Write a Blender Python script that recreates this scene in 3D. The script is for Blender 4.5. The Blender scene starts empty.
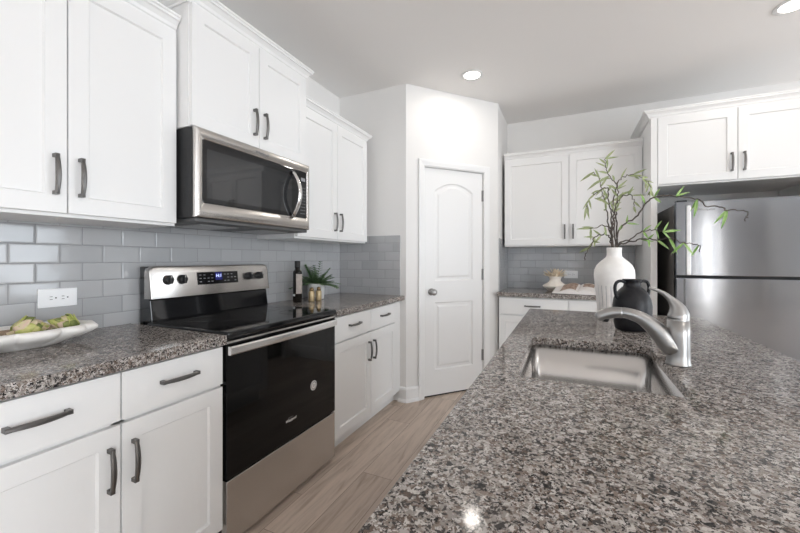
import bpy, bmesh, math, random
from mathutils import Vector, Matrix
random.seed(11)
PI = math.pi
SC = bpy.context.scene
COL = SC.collection

# ------------------------------------------------------------------ camera, world, lights, exposure
CH = 1.2205
cam_d = bpy.data.cameras.new('camera'); cam = bpy.data.objects.new('camera', cam_d); COL.objects.link(cam)
cam.location = (1.897, 0.0, CH)
cam.rotation_euler = (PI/2, 0, math.atan(168/364.0))
cam_d.sensor_width = 36; cam_d.lens = 36*364/800.0
cam_d.shift_y = -7.5/800.0
cam_d.clip_start = 0.02
SC.camera = cam

w = bpy.data.worlds.new('sky'); SC.world = w; w.use_nodes = True
bg = w.node_tree.nodes['Background']; bg.inputs[0].default_value = (.78, .88, 1, 1); bg.inputs[1].default_value = 1.0

def area(name, loc, rot, sx, sy, energy, color):
    d = bpy.data.lights.new(name, 'AREA'); d.shape = 'RECTANGLE'; d.size = sx; d.size_y = sy
    d.energy = energy; d.color = color
    o = bpy.data.objects.new(name, d); COL.objects.link(o); o.location = loc; o.rotation_euler = rot
    return o
# daylight through the unseen rear and right windows, plus added streak and fill lights
area('rear_window_daylight', (1.9, -5.93, 1.35), (PI/2, 0, PI), 2.9, 2.2, 300, (.88, .94, 1))
area('rear_streak_light', (5.32, -5.93, 1.2), (PI/2, 0, PI), .34, 2.0, 80, (1, .94, .88))  # added unseen warm strip that makes the bright streak on the refrigerator
area('side_window_daylight', (6.43, 2.7, 1.2), (PI/2, 0, PI/2), 1.3, 1.9, 54, (.86, .93, 1))
area('side_fill_light', (6.43, -1.95, 1.25), (PI/2, 0, PI/2), 3.5, 2.3, 185, (.88, .94, 1))  # added unseen fill, placed to reach the lower cabinets past the island

vs = SC.view_settings
vs.view_transform = 'Standard'; vs.look = 'None'; vs.gamma = 1; vs.use_curve_mapping = False
vs.exposure = 0.06
SC.cycles.max_bounces = 10; SC.cycles.diffuse_bounces = 6; SC.cycles.glossy_bounces = 5
LAMP_W = 2.6

# ------------------------------------------------------------------ materials
def principled(name, col=(.8,.8,.8), rough=.5, metal=0, spec=.5, **kw):
    m = bpy.data.materials.new(name); m.use_nodes = True
    b = m.node_tree.nodes['Principled BSDF']
    b.inputs['Base Color'].default_value = (*col, 1); b.inputs['Roughness'].default_value = rough
    b.inputs['Metallic'].default_value = metal; b.inputs['Specular IOR Level'].default_value = spec
    for k, v in kw.items(): b.inputs[k.replace('_', ' ')].default_value = v
    return m
class NT:
    """small node-building helper"""
    def __init__(s, m): s.t = m.node_tree; s.n = s.t.nodes; s.b = s.n['Principled BSDF']
    def new(s, typ, **kw):
        n = s.n.new(typ)
        for k, v in kw.items(): setattr(n, k, v)
        return n
    def link(s, a, b): s.t.links.new(a, b)
    def val(s, sock, v):
        if hasattr(v, 'is_output'): s.link(v, sock)
        else: sock.default_value = v
    def math(s, op, a, b=None, c=None):
        n = s.new('ShaderNodeMath', operation=op)
        s.val(n.inputs[0], a)
        if b is not None: s.val(n.inputs[1], b)
        if c is not None: s.val(n.inputs[2], c)
        return n.outputs[0]
    def obj(s): return s.new('ShaderNodeTexCoord').outputs['Object']
    def sep(s, v): n = s.new('ShaderNodeSeparateXYZ'); s.link(v, n.inputs[0]); return n.outputs
    def comb(s, x, y, z):
        n = s.new('ShaderNodeCombineXYZ')
        for i, q in enumerate((x, y, z)): s.val(n.inputs[i], q)
        return n.outputs[0]
    def map(s, v, scale=(1,1,1)):
        n = s.new('ShaderNodeMapping'); n.inputs['Scale'].default_value = scale; s.link(v, n.inputs[0]); return n.outputs[0]
    def noise(s, v, scale, detail=3, rough=.5, dist=0):
        n = s.new('ShaderNodeTexNoise'); n.inputs['Scale'].default_value = scale; n.inputs['Detail'].default_value = detail
        n.inputs['Roughness'].default_value = rough; n.inputs['Distortion'].default_value = dist
        s.link(v, n.inputs['Vector']); return n.outputs
    def ramp(s, f, stops, interp='LINEAR'):
        n = s.new('ShaderNodeValToRGB'); cr = n.color_ramp; cr.interpolation = interp
        while len(cr.elements) < len(stops): cr.elements.new(.5)
        for e, (p, c) in zip(cr.elements, stops): e.position = p; e.color = (*c, 1)
        s.link(f, n.inputs[0]); return n.outputs[0]
    def mix(s, f, a, b, typ='MIX'):
        n = s.new('ShaderNodeMix', data_type='RGBA', blend_type=typ)
        s.val(n.inputs[0], f)
        for i, q in ((6, a), (7, b)):
            if hasattr(q, 'is_output'): s.link(q, n.inputs[i])
            else: n.inputs[i].default_value = (*q, 1)
        return n.outputs[2]
    def bump(s, h, strength=.2, dist=.002):
        n = s.new('ShaderNodeBump'); n.inputs['Strength'].default_value = strength; n.inputs['Distance'].default_value = dist
        s.link(h, n.inputs['Height']); s.link(n.outputs[0], s.b.inputs['Normal']); return n

M = {}
def paint(name, col, rough, bump=.03, scale=220):
    m = principled(name, col, rough); t = NT(m)
    t.bump(t.noise(t.obj(), scale, 2)[0], bump, .001); M[name] = m
paint('wall_paint', (.79, .78, .765), .75)
paint('ceiling_paint', (.83, .815, .80), .85)
paint('trim_paint', (.82, .82, .815), .38, .01)
paint('cabinet_white', (.80, .80, .795), .36, .012, 160)
paint('cabinet_inside', (.80, .79, .77), .55, .02)
M['gap_shade'] = principled('gap_shade', (.015, .015, .015), .8)

def tile_material():
    m = principled('glazed_tile', (.5,.5,.5), .12); t = NT(m); M['glazed_tile'] = m
    W, H, G = .1524, .0762, .0026
    uv = t.new('ShaderNodeUVMap').outputs[0]
    u, v, _ = t.sep(uv)
    vr = t.math('DIVIDE', v, H); row = t.math('FLOOR', vr); fv = t.math('FRACT', vr)
    par = t.math('MODULO', t.math('ADD', row, 100), 2)
    ur = t.math('ADD', t.math('DIVIDE', u, W), t.math('MULTIPLY', par, .5)); colm = t.math('FLOOR', ur); fu = t.math('FRACT', ur)
    du = t.math('MULTIPLY', t.math('MINIMUM', fu, t.math('SUBTRACT', 1, fu)), W)
    dv = t.math('MULTIPLY', t.math('MINIMUM', fv, t.math('SUBTRACT', 1, fv)), H)
    d = t.math('MINIMUM', du, dv)
    mask = t.math('GREATER_THAN', d, G/2)                     # 1 on tile, 0 in grout
    wn = t.new('ShaderNodeTexWhiteNoise', noise_dimensions='2D'); t.link(t.comb(colm, row, 0), wn.inputs['Vector'])
    rnd = wn.outputs['Value']
    base = t.ramp(rnd, [(0, (.395, .402, .412)), (1, (.46, .465, .474))])
    cl = t.noise(t.comb(u, v, 0), 14, 3)[0]
    base = t.mix(t.math('MULTIPLY', cl, .35), base, (.49, .50, .515))
    t.link(t.mix(mask, (.27, .275, .28), base), t.b.inputs['Base Color'])
    t.link(t.math('ADD', t.math('MULTIPLY', mask, -.62), .72), t.b.inputs['Roughness'])
    r = t.sep(wn.outputs['Color'])
    # pillow edge, wavy glaze and a small random tilt of every tile
    edge = t.math('MINIMUM', t.math('DIVIDE', d, .006), 1)
    tilt = t.math('ADD', t.math('MULTIPLY', t.math('MULTIPLY', t.math('SUBTRACT', r[0], .5), fu), 1.6),
                  t.math('MULTIPLY', t.math('MULTIPLY', t.math('SUBTRACT', r[1], .5), fv), 1.0))
    wav = t.math('MULTIPLY', t.noise(t.comb(u, v, 0), 9, 1)[0], 1.1)
    h = t.math('ADD', t.math('ADD', edge, tilt), wav)
    t.bump(h, .55, .0016)
tile_material()

def granite_material():
    m = principled('granite', (.3,.3,.3), .09, spec=.17); t = NT(m); M['granite'] = m
    p = t.obj()
    wob = t.noise(p, 95, 4, .65)[1]
    pv = t.new('ShaderNodeVectorMath', operation='MULTIPLY_ADD'); t.link(wob, pv.inputs[0]); pv.inputs[1].default_value = (.017,)*3; t.link(p, pv.inputs[2])
    q = pv.outputs[0]
    def vor(scale):
        n = t.new('ShaderNodeTexVoronoi'); n.inputs['Scale'].default_value = scale; t.link(q, n.inputs['Vector']); return t.sep(n.outputs['Color'])
    a, b, c = vor(105), vor(190), vor(330)
    pal = [(0, (.018, .017, .017)), (.10, (.065, .060, .058)), (.27, (.135, .102, .084)), (.39, (.245, .203, .178)), (.50, (.305, .283, .268)), (.68, (.44, .413, .393)), (.88, (.60, .572, .55))]
    ca = t.ramp(a[0], pal, 'CONSTANT'); cb = t.ramp(b[1], pal, 'CONSTANT'); cc = t.ramp(c[2], pal, 'CONSTANT')
    x = t.mix(t.math('GREATER_THAN', b[0], .52), ca, cb)
    x = t.mix(t.math('GREATER_THAN', c[0], .66), x, cc)
    cloud = t.ramp(t.noise(p, 13, 3)[0], [(.3, (.72, .69, .66)), (.7, (1.0, .985, .97))])
    x = t.mix(.8, x, cloud, 'MULTIPLY')
    t.link(x, t.b.inputs['Base Color'])
    t.link(t.math('ADD', t.math('MULTIPLY', c[1], .05), .07), t.b.inputs['Roughness'])
granite_material()

def floor_material():
    m = principled('vinyl_plank', (.4,.3,.25), .42); t = NT(m); M['vinyl_plank'] = m
    x, y, _ = t.sep(t.obj())
    W, L = .182, 1.22
    xr = t.math('DIVIDE', t.math('ADD', x, .06), W); row = t.math('FLOOR', xr); fx = t.math('FRACT', xr)
    wn0 = t.new('ShaderNodeTexWhiteNoise', noise_dimensions='1D'); t.link(row, wn0.inputs['W'])
    yr = t.math('ADD', t.math('DIVIDE', y, L), wn0.outputs['Value']); cy = t.math('FLOOR', yr); fy = t.math('FRACT', yr)
    wn = t.new('ShaderNodeTexWhiteNoise', noise_dimensions='2D'); t.link(t.comb(row, cy, 0), wn.inputs['Vector'])
    rv = wn.outputs['Value']
    base = t.ramp(rv, [(0, (.43, .345, .285)), (.5, (.51, .415, .345)), (1, (.59, .49, .415))])
    pv = t.comb(t.math('ADD', x, t.math('MULTIPLY', rv, 7)), t.math('ADD', t.math('MULTIPLY', y, .09), t.math('MULTIPLY', rv, 13)), 0)
    g = t.noise(pv, 26, 6, .62, .8)[0]
    grain = t.ramp(g, [(.32, (.66, .62, .58)), (.5, (1, 1, 1)), (.68, (1.17, 1.16, 1.15))])
    colr = t.mix(.9, base, grain, 'MULTIPLY')
    d = t.math('MINIMUM', t.math('MULTIPLY', t.math('MINIMUM', fx, t.math('SUBTRACT', 1, fx)), W), t.math('MULTIPLY', t.math('MINIMUM', fy, t.math('SUBTRACT', 1, fy)), L))
    colr = t.mix(t.math('GREATER_THAN', d, .0011), (.13, .095, .075), colr)
    t.link(colr, t.b.inputs['Base Color'])
    t.bump(g, .06, .001)
floor_material()

def steel(name, col, rough, aniso=0., axis='Z', rot=0.):
    m = principled(name, col, rough, 1.0); t = NT(m); M[name] = m
    if aniso:
        t.b.inputs['Anisotropic'].default_value = aniso; t.b.inputs['Anisotropic Rotation'].default_value = .25
        tg = t.new('ShaderNodeTangent', direction_type='RADIAL', axis=axis); t.link(tg.outputs[0], t.b.inputs['Tangent'])
steel('steel', (.60, .575, .55), .27, .7, 'Z')
steel('fridge_steel', (.19, .203, .222), .125, .9, 'Z')
steel('sink_steel', (.62, .61, .60), .22, .5)
M['nickel'] = principled('nickel', (.37, .365, .36), .30, 1.0)
M['bright_steel'] = principled('bright_steel', (.80, .79, .78), .2, 1.0)
M['pale_steel'] = principled('pale_steel', (.50, .50, .50), .34, 1.0)
M['pewter'] = principled('pewter', (.17, .165, .16), .38, 1.0)
M['black_gloss'] = principled('black_gloss', (.006, .006, .007), .06, spec=.5)
M['oven_glass'] = principled('oven_glass', (.004, .004, .004), .05, spec=.28)
M['micro_glass'] = principled('micro_glass', (.02, .021, .023), .04, spec=.75)
M['black_satin'] = principled('black_satin', (.012, .012, .013), .32)
M['black_matte'] = principled('black_matte', (.018, .018, .019), .6)
M['fridge_side'] = principled('fridge_side', (.085, .078, .072), .45)
M['vent_grey'] = principled('vent_grey', (.12, .12, .12), .5, .6)
M['plastic_white'] = principled('plastic_white', (.86, .87, .88), .28)
M['slot_dark'] = principled('slot_dark', (.03, .03, .03), .6)
M['white_print'] = principled('white_print', (.75, .74, .72), .5)
M['grey_print'] = principled('grey_print', (.28, .28, .29), .5)
M['faint_print'] = principled('faint_print', (.03, .03, .031), .15)
m = principled('display_blue', (.01, .01, .06), .2); m.node_tree.nodes['Principled BSDF'].inputs['Emission Color'].default_value = (.01, .015, .22, 1); m.node_tree.nodes['Principled BSDF'].inputs['Emission Strength'].default_value = .35; M['display_blue'] = m
m = principled('display_digit', (.5, .6, 1), .3); m.node_tree.nodes['Principled BSDF'].inputs['Emission Color'].default_value = (.55, .65, 1, 1); m.node_tree.nodes['Principled BSDF'].inputs['Emission Strength'].default_value = 1.2; M['display_digit'] = m
m = principled('lamp_lens', (1, 1, 1), .4); m.node_tree.nodes['Principled BSDF'].inputs['Emission Color'].default_value = (1, .93, .84, 1); m.node_tree.nodes['Principled BSDF'].inputs['Emission Strength'].default_value = 14; M['lamp_lens'] = m

def mottled(name, c1, c2, scale, rough, bump=0, spec=.5):
    m = principled(name, c1, rough, spec=spec); t = NT(m)
    f = t.noise(t.obj(), scale, 4)[0]
    t.link(t.ramp(f, [(.35, c1), (.65, c2)]), t.b.inputs['Base Color'])
    if bump: t.bump(f, bump, .002)
    M[name] = m
mottled('vase_white', (.86, .835, .81), (.90, .875, .85), 40, .6, .08)
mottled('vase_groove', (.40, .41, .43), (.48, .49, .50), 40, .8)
mottled('jug_black', (.007, .007, .009), (.012, .012, .015), 60, .42, .1, .32)
mottled('bowl_white', (.83, .80, .76), (.88, .86, .83), 25, .45, .1)
mottled('bowl_wood', (.34, .24, .17), (.42, .31, .23), 25, .7)
mottled('bract_green', (.34, .40, .08), (.58, .55, .22), 45, .5)
mottled('bract_pale', (.60, .55, .32), (.66, .48, .40), 60, .5)
mottled('bract_dark', (.13, .17, .04), (.26, .30, .09), 45, .5)
mottled('fern_green', (.07, .15, .06), (.17, .27, .12), 50, .5)
mottled('leaf_green', (.25, .31, .13), (.42, .47, .27), 35, .6)
mottled('leaf_bright', (.20, .38, .09), (.36, .52, .20), 35, .55)
mottled('bark', (.055, .042, .036), (.11, .09, .075), 80, .75, .3)
mottled('pot_white', (.82, .81, .79), (.87, .86, .84), 30, .45)
mottled('soil', (.03, .022, .016), (.06, .045, .03), 120, .9, .4)
mottled('gold', (.52, .39, .21), (.62, .49, .30), 50, .4)
M['gold'].node_tree.nodes['Principled BSDF'].inputs['Metallic'].default_value = .45
M['gold_dark'] = principled('gold_dark', (.26, .18, .09), .4, .6)
M['bottle_glass'] = principled('bottle_glass', (.012, .010, .008), .07, spec=.6)
mottled('label_paper', (.40, .35, .32), (.46, .41, .37), 60, .7)
mottled('cream', (.80, .745, .67), (.86, .81, .74), 30, .6, .1)
mottled('dried_bloom', (.62, .51, .37), (.76, .67, .52), 50, .8)
mottled('page', (.80, .755, .73), (.84, .80, .78), 20, .6)
mottled('page_photo', (.22, .13, .09), (.55, .42, .34), 38, .5)
M['book_cover'] = principled('book_cover', (.05, .04, .04), .5)

# ------------------------------------------------------------------ object helpers
XF = {}            # world matrix of every parent
def link_mesh(name, bm, mat, parent=None, bevel=0, seg=2, smooth=False, local=False, recalc=True):
    if recalc: bmesh.ops.recalc_face_normals(bm, faces=bm.faces[:])
    me = bpy.data.meshes.new(name)
    if smooth:
        for f in bm.faces: f.smooth = True
    if parent is not None and not local:
        bm.transform(XF[parent.name].inverted())
    bm.to_mesh(me); bm.free()
    for k in (mat if isinstance(mat, (list, tuple)) else [mat]): me.materials.append(M[k])
    o = bpy.data.objects.new(name, me); COL.objects.link(o)
    if parent is not None: o.parent = parent; XF[o.name] = XF[parent.name]
    else: XF[o.name] = Matrix.Identity(4)
    if bevel:
        b = o.modifiers.new('bevel', 'BEVEL'); b.width = bevel; b.segments = seg; b.limit_method = 'ANGLE'; b.angle_limit = math.radians(40)
        b.harden_normals = False
    if smooth:
        pass
    return o
obj = link_mesh
def thing(name, label, cat, loc=(0,0,0), rotz=0, group=None):
    o = bpy.data.objects.new(name, None); COL.objects.link(o); o.empty_display_size = .05
    o.location = loc; o.rotation_euler = (0, 0, rotz); o['label'] = label; o['category'] = cat
    if group: o['group'] = group
    XF[o.name] = Matrix.Translation(loc) @ Matrix.Rotation(rotz, 4, 'Z')
    return o
def tag(o, label, cat, group=None):
    o['label'] = label; o['category'] = cat
    if group: o['group'] = group
    return o
def struct(o): o['kind'] = 'structure'; return o
def BM(): return bmesh.new()
I4 = Matrix.Identity(4)
def box(bm, x0, x1, y0, y1, z0, z1, F=I4):
    vs = [bm.verts.new(F @ Vector(p)) for p in ((x0,y0,z0),(x1,y0,z0),(x1,y1,z0),(x0,y1,z0),(x0,y0,z1),(x1,y0,z1),(x1,y1,z1),(x0,y1,z1))]
    for f in ((0,3,2,1),(4,5,6,7),(0,1,5,4),(1,2,6,5),(2,3,7,6),(3,0,4,7)): bm.faces.new([vs[i] for i in f])
    return bm
def loft(bm, rings, closed=True, cap0=True, cap1=True):
    R = [[bm.verts.new(Vector(p)) for p in r] for r in rings]
    n = len(R[0])
    for a, b in zip(R, R[1:]):
        for i in range(n if closed else n-1):
            j = (i+1) % n
            bm.faces.new((a[i], a[j], b[j], b[i]))
    if cap0: bm.faces.new(R[0][::-1])
    if cap1: bm.faces.new(R[-1])
    return R
def lathe(bm, prof, c=(0,0,0), seg=40, cap0=True, cap1=False, fn=None):
    rings = []
    for r, z in prof:
        ring = []
        for i in range(seg):
            a = 2*PI*i/seg; rr = r if fn is None else fn(r, z, i, a)
            ring.append((c[0]+rr*math.cos(a), c[1]+rr*math.sin(a), c[2]+z))
        rings.append(ring)
    return loft(bm, rings, True, cap0, cap1)
def catmull(pts, n=6):
    P = [Vector(p) for p in pts]; out = []
    for i in range(len(P)-1):
        p0 = P[i-1] if i else P[0]*2-P[1]; p1, p2 = P[i], P[i+1]; p3 = P[i+2] if i+2 < len(P) else P[-1]*2-P[-2]
        for k in range(n):
            t = k/n
            out.append(.5*((2*p1)+(p2-p0)*t+(2*p0-5*p1+4*p2-p3)*t*t+(3*p1-p0-3*p2+p3)*t**3))
    out.append(P[-1]); return out
def lerp_list(vals, n):
    out = []
    for i in range(n):
        f = i/(n-1)*(len(vals)-1); k = min(int(f), len(vals)-2); t = f-k
        out.append(vals[k]*(1-t)+vals[k+1]*t)
    return out
def tube(bm, pts, radii, seg=10, flat=1.0, side=None):
    """tube along pts; flat scales the cross-section along the second normal"""
    n = len(pts); rr = lerp_list(radii, n) if len(radii) != n else radii
    up = Vector(side) if side else Vector((0,0,1)); rings = []; prev = None
    for i in range(n):
        t = (pts[min(i+1,n-1)]-pts[max(i-1,0)]).normalized()
        if prev is None:
            a = up - t*up.dot(t)
            if a.length < 1e-4: a = Vector((1,0,0)) - t*t.x
        else: a = prev - t*prev.dot(t)
        a.normalize(); prev = a; b = t.cross(a)
        rings.append([pts[i] + a*(rr[i]*math.cos(2*PI*k/seg)) + b*(rr[i]*flat*math.sin(2*PI*k/seg)) for k in range(seg)])
    loft(bm, rings)
def frame(origin, u, v, n):
    u, v, n, o = Vector(u), Vector(v), Vector(n), Vector(origin)
    return Matrix(((u.x,v.x,n.x,o.x),(u.y,v.y,n.y,o.y),(u.z,v.z,n.z,o.z),(0,0,0,1)))
def text_mesh(s, size, F, mat, parent, name='lettering', shear=0, depth=.0004):
    c = bpy.data.curves.new(name, 'FONT'); c.body = s; c.size = size; c.shear = shear; c.extrude = depth; c.align_x = 'CENTER'; c.align_y = 'CENTER'
    t = bpy.data.objects.new('tmp', c); COL.objects.link(t)
    dg = bpy.context.evaluated_depsgraph_get()
    me = bpy.data.meshes.new_from_object(t.evaluated_get(dg))
    bpy.data.objects.remove(t); bpy.data.curves.remove(c)
    bm = BM(); bm.from_mesh(me); bpy.data.meshes.remove(me); bm.transform(F)
    return obj(name, bm, mat, parent)

# ------------------------------------------------------------------ room shell
ZC = 2.69
XR, YR, YB, YF = 6.5, -6.0, 4.1, 2.815
FZ = .022        # finished floor level
A = Vector((.665, 2.79, 0)); B = Vector((1.296, 3.511, 0)); DIAG = (B-A).normalized(); NRM = Vector((DIAG.y, -DIAG.x, 0)); LD = (B-A).length
YF = A.y
struct(obj('floor', box(BM(), -.1, XR+.1, YR-.1, YB+.1, -.05, FZ), 'vinyl_plank'))
struct(obj('ceiling', box(BM(), -.1, XR+.1, YR-.1, YB+.1, ZC, ZC+.08), 'ceiling_paint'))
struct(obj('wall_left', box(BM(), -.1, 0, YR, YB, 0, ZC), 'wall_paint'))
struct(obj('wall_back', box(BM(), -.1, XR, YB, YB+.1, 0, ZC), 'wall_paint'))
def holed_wall(name, F, L, holes):
    """wall of length L in the local (u, v, n) frame with window or door openings"""
    bm = BM(); xs = 0
    for (a, b, z0, z1) in holes:
        box(bm, xs, a, 0, ZC, -.1, 0, F)
        if z0 > 0: box(bm, a, b, 0, z0, -.1, 0, F)
        box(bm, a, b, z1, ZC, -.1, 0, F); xs = b
    box(bm, xs, L, 0, ZC, -.1, 0, F)
    w_ = struct(obj(name, bm, 'wall_paint'))
    return w_
FR = frame((XR, YR, 0), (-1,0,0), (0,0,1), (0,1,0))         # rear wall, u from right to left
rear_holes = [(.93, 1.43, .2, 2.2), (3.1, 6.1, .2, 2.45)]  # the narrow opening is unseen, added for the streak light
holed_wall('wall_rear', FR, XR, rear_holes)
FS = frame((XR, YB, 0), (0,-1,0), (0,0,1), (-1,0,0))        # right wall
side_holes = [(.75, 2.05, .25, 2.15), (4.25, 7.85, .07, 2.45)]  # the wide opening is unseen, added for the fill light
holed_wall('wall_right', FS, YB-YR, side_holes)
k = 0
for F, hs in ((FR, rear_holes), (FS, side_holes)):
    for (a, b, z0, z1) in hs:
        k += 1; bm = BM(); t = .05
        box(bm, a, a+t, z0, z1, -.08, -.02, F); box(bm, b-t, b, z0, z1, -.08, -.02, F)
        box(bm, a+t, b-t, z0, z0+t, -.08, -.02, F); box(bm, a+t, b-t, z1-t, z1, -.08, -.02, F)
        box(bm, (a+b)/2-.03, (a+b)/2+.03, z0+t, z1-t, -.08, -.02, F)
        struct(obj('window_%d' % k, bm, 'trim_paint'))
# pantry: return wall, diagonal wall with the door opening, side wall
pw = BM(); box(pw, 0, A.x, YF, YF+.1, FZ, ZC)
struct(obj('wall_pantry_front', pw, 'wall_paint'))
FD = frame(A, DIAG, (0,0,1), NRM)
bm = BM(); U0, U1, DT = 0.169, 0.797, 2.018
box(bm, 0, U0, FZ, ZC, -.1, 0, FD); box(bm, U1, LD, FZ, ZC, -.1, 0, FD); box(bm, U0, U1, DT, ZC, -.1, 0, FD)
struct(obj('wall_diagonal', bm, 'wall_paint'))
bm = BM(); box(bm, B.x-.1, B.x, B.y-.001, YB, FZ, ZC)
struct(obj('wall_pantry_side', bm, 'wall_paint'))
bm = BM(); box(bm, U0-.1, U1+.1, FZ, DT, -.5, -.45, FD); struct(obj('wall_pantry_inner', bm, 'wall_paint'))
bm = BM(); box(bm, U0+.002, U1-.002, FZ+.0005, FZ+.004, -.09, -.02, FD); struct(obj('door_gap_shade', bm, 'gap_shade'))  # dark strip, the shade under the door put into colour

# tiled backsplashes, thin slabs on the walls with metric tile coordinates
def tile_panel(name, F, a, b, z0, z1, uoff, parent, t=.009, voff=.975-.0762*20):
    bm = BM(); box(bm, a, b, z0, z1, 0.0, t, F)
    bmesh.ops.recalc_face_normals(bm, faces=bm.faces[:])
    uvl = bm.loops.layers.uv.new('tile'); Fi = F.inverted()
    for f in bm.faces:
        for l in f.loops:
            q = Fi @ l.vert.co
            l[uvl].uv = (q.x - uoff + (t - q.z), q.y - voff)
    return struct(obj(name, bm, 'glazed_tile', None, recalc=False))
FL = frame((0,0,0), (0,1,0), (0,0,1), (1,0,0))
tile_panel('trim_1', FL, .0, YF, .9145, 1.42, .0836-.1524*10, None)
FP = frame((0,YF,0), (1,0,0), (0,0,1), (0,-1,0))
tile_panel('trim_2', FP, .0095, .612, .9145, 1.42, .09-.1524*10, None)
FB = frame((0,YB,0), (1,0,0), (0,0,1), (0,-1,0))
tile_panel('trim_3', FB, B.x+.0095, 2.475, .9145, 1.36, .061-.1524*10, None)
FQ = frame((B.x,YB,0), (0,-1,0), (0,0,1), (1,0,0))
tile_panel('trim_4', FQ, 0, .55, .9145, 1.42, .04-.1524*10, None)

# door casing, baseboards
def casing(bm, F, a, b, top, wdt=.06):
    prof = [(0, .004), (.012, .012), (.018, .012), (.04, .017), (.056, .017), (wdt, .012), (wdt, 0), (0, 0)]
    path = [((a, FZ), (-1, 0)), ((a, top), (-1, 1)), ((b, top), (1, 1)), ((b, FZ), (1, 0))]
    rings = [[F @ Vector((p[0]+d[0]*o, p[1]+d[1]*o, n)) for o, n in prof] for p, d in path]
    loft(bm, rings)
bm = BM(); casing(bm, FD, U0+.003, U1-.003, DT-.003)
struct(obj('trim_5', bm, 'trim_paint'))
bm = BM(); box(bm, U0, U0+.004, FZ, DT, -.1, 0, FD); box(bm, U1-.004, U1, FZ, DT, -.1, 0, FD); box(bm, U0+.004, U1-.004, DT-.004, DT, -.1, 0, FD)
box(bm, U0+.004, U0+.016, FZ, DT, -.1, -.046, FD); box(bm, U1-.016, U1-.004, FZ, DT, -.1, -.046, FD); box(bm, U0+.016, U1-.016, DT-.016, DT-.004, -.1, -.046, FD)
struct(obj('trim_6', bm, 'trim_paint'))
def baseboard(name, pts):
    prof = [(0, 0), (.026, 0), (.026, .012), (.020, .022), (.0135, .026), (.0135, .105), (.009, .118), (0, .125)]
    rings = []
    for i, p in enumerate(pts):
        p = Vector(p)
        ds = []
        if i > 0: ds.append((p-Vector(pts[i-1])).normalized())
        if i < len(pts)-1: ds.append((Vector(pts[i+1])-p).normalized())
        ns = [Vector((d.y, -d.x, 0)) for d in ds]
        n = sum(ns, Vector()); n = n / (n.dot(ns[0]))
        rings.append([p + n*o + Vector((0,0,z)) for o, z in prof])
    bm = BM(); loft(bm, rings); return struct(obj(name, bm, 'trim_paint'))
baseboard('baseboard_pantry', [(.60, YF, FZ), (A.x, YF, FZ), tuple(A + DIAG*(U0-.058) + Vector((0,0,FZ)))])
baseboard('baseboard_diagonal', [tuple(A + DIAG*(U1+.058) + Vector((0,0,FZ))), (B.x, B.y, FZ), (B.x, 3.53, FZ)])

# pantry door
def panel_outline(a, b, z0, z1, arch, d):
    a, b, z0, z1 = a+d, b-d, z0+d, z1-d
    pts = [(a, z0), (b, z0)]
    n = 20
    for i in range(n+1):
        t = i/n; x = b + (a-b)*t
        pts.append((x, z1 + arch*(1-(2*t-1)**2)))
    return pts
door = thing('door_1', 'white two-panel pantry door with arched upper panel in the angled wall', 'door', tuple(A + DIAG*(U0+.005)), math.atan2(DIAG.y, DIAG.x))
struct(door)
DW, DH, DN = U1-U0-.014, DT-.032, -.012      # local frame of the door: x along the wall, -y outwards
FDo = frame((0, -DN, .036), (1,0,0), (0,0,1), (0,-1,0))
bm = BM(); zb = .0
def ring2(pts, n): return [bm.verts.new(FDo @ Vector((x, z, n))) for x, z in pts]
hole_edges = []
outer = ring2([(0,zb),(DW,zb),(DW,DH-.012),(0,DH-.012)], 0)
edges = [bm.edges.new((outer[i], outer[(i+1)%4])) for i in range(4)]
P_ = [(.108, DW-.108, .992, 1.785, .072), (.108, DW-.108, .215, .805, 0.0)]
for (a, b, z0, z1, ar) in P_:
    levels = [(0, 0), (.010, -.009), (.028, -.009), (.044, -.002)]
    rs = [ring2(panel_outline(a, b, z0, z1, ar, d), n) for d, n in levels]
    n = len(rs[0])
    edges += [bm.edges.new((rs[0][i], rs[0][(i+1)%n])) for i in range(n)]
    for p, q in zip(rs, rs[1:]):
        for i in range(n): bm.faces.new((p[i], p[(i+1)%n], q[(i+1)%n], q[i]))
    bm.faces.new(rs[-1])
bmesh.ops.triangle_fill(bm, use_beauty=True, edges=edges, normal=FDo.to_3x3() @ Vector((0,0,1)))
bk = ring2([(0,zb),(DW,zb),(DW,DH-.012),(0,DH-.012)], -.033)
for i in range(4): bm.faces.new((outer[i], bk[i], bk[(i+1)%4], outer[(i+1)%4]))
bm.faces.new(bk[::-1])
obj('door_slab', bm, 'trim_paint', door, local=True)
bm = BM()
tmp = BM(); lathe(tmp, [(.031, 0), (.031, .004), (.026, .009), (.012, .012), (.011, .026), (.018, .032), (.0265, .042), (.028, .052), (.024, .062), (.014, .068)], seg=32, cap1=True)
tmp.transform(FDo @ Matrix.Translation((.073, .899, 0)))
obj('door_knob', tmp, 'nickel', door, smooth=True, local=True)
for hz in (1.768, 1.042, .297):
    bm = BM(); tmpF = FDo @ Matrix.Translation((DW+.003, hz-.05, .008))
    tube(bm, [tmpF @ Vector((0, z, 0)) for z in (0, .03, .06, .1)], [.007]*4, 10)
    box(bm, -.014, .004, .0, .1, -.0085, -.0055, tmpF)
    obj('hinge', bm, 'nickel', door, local=True)

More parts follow.
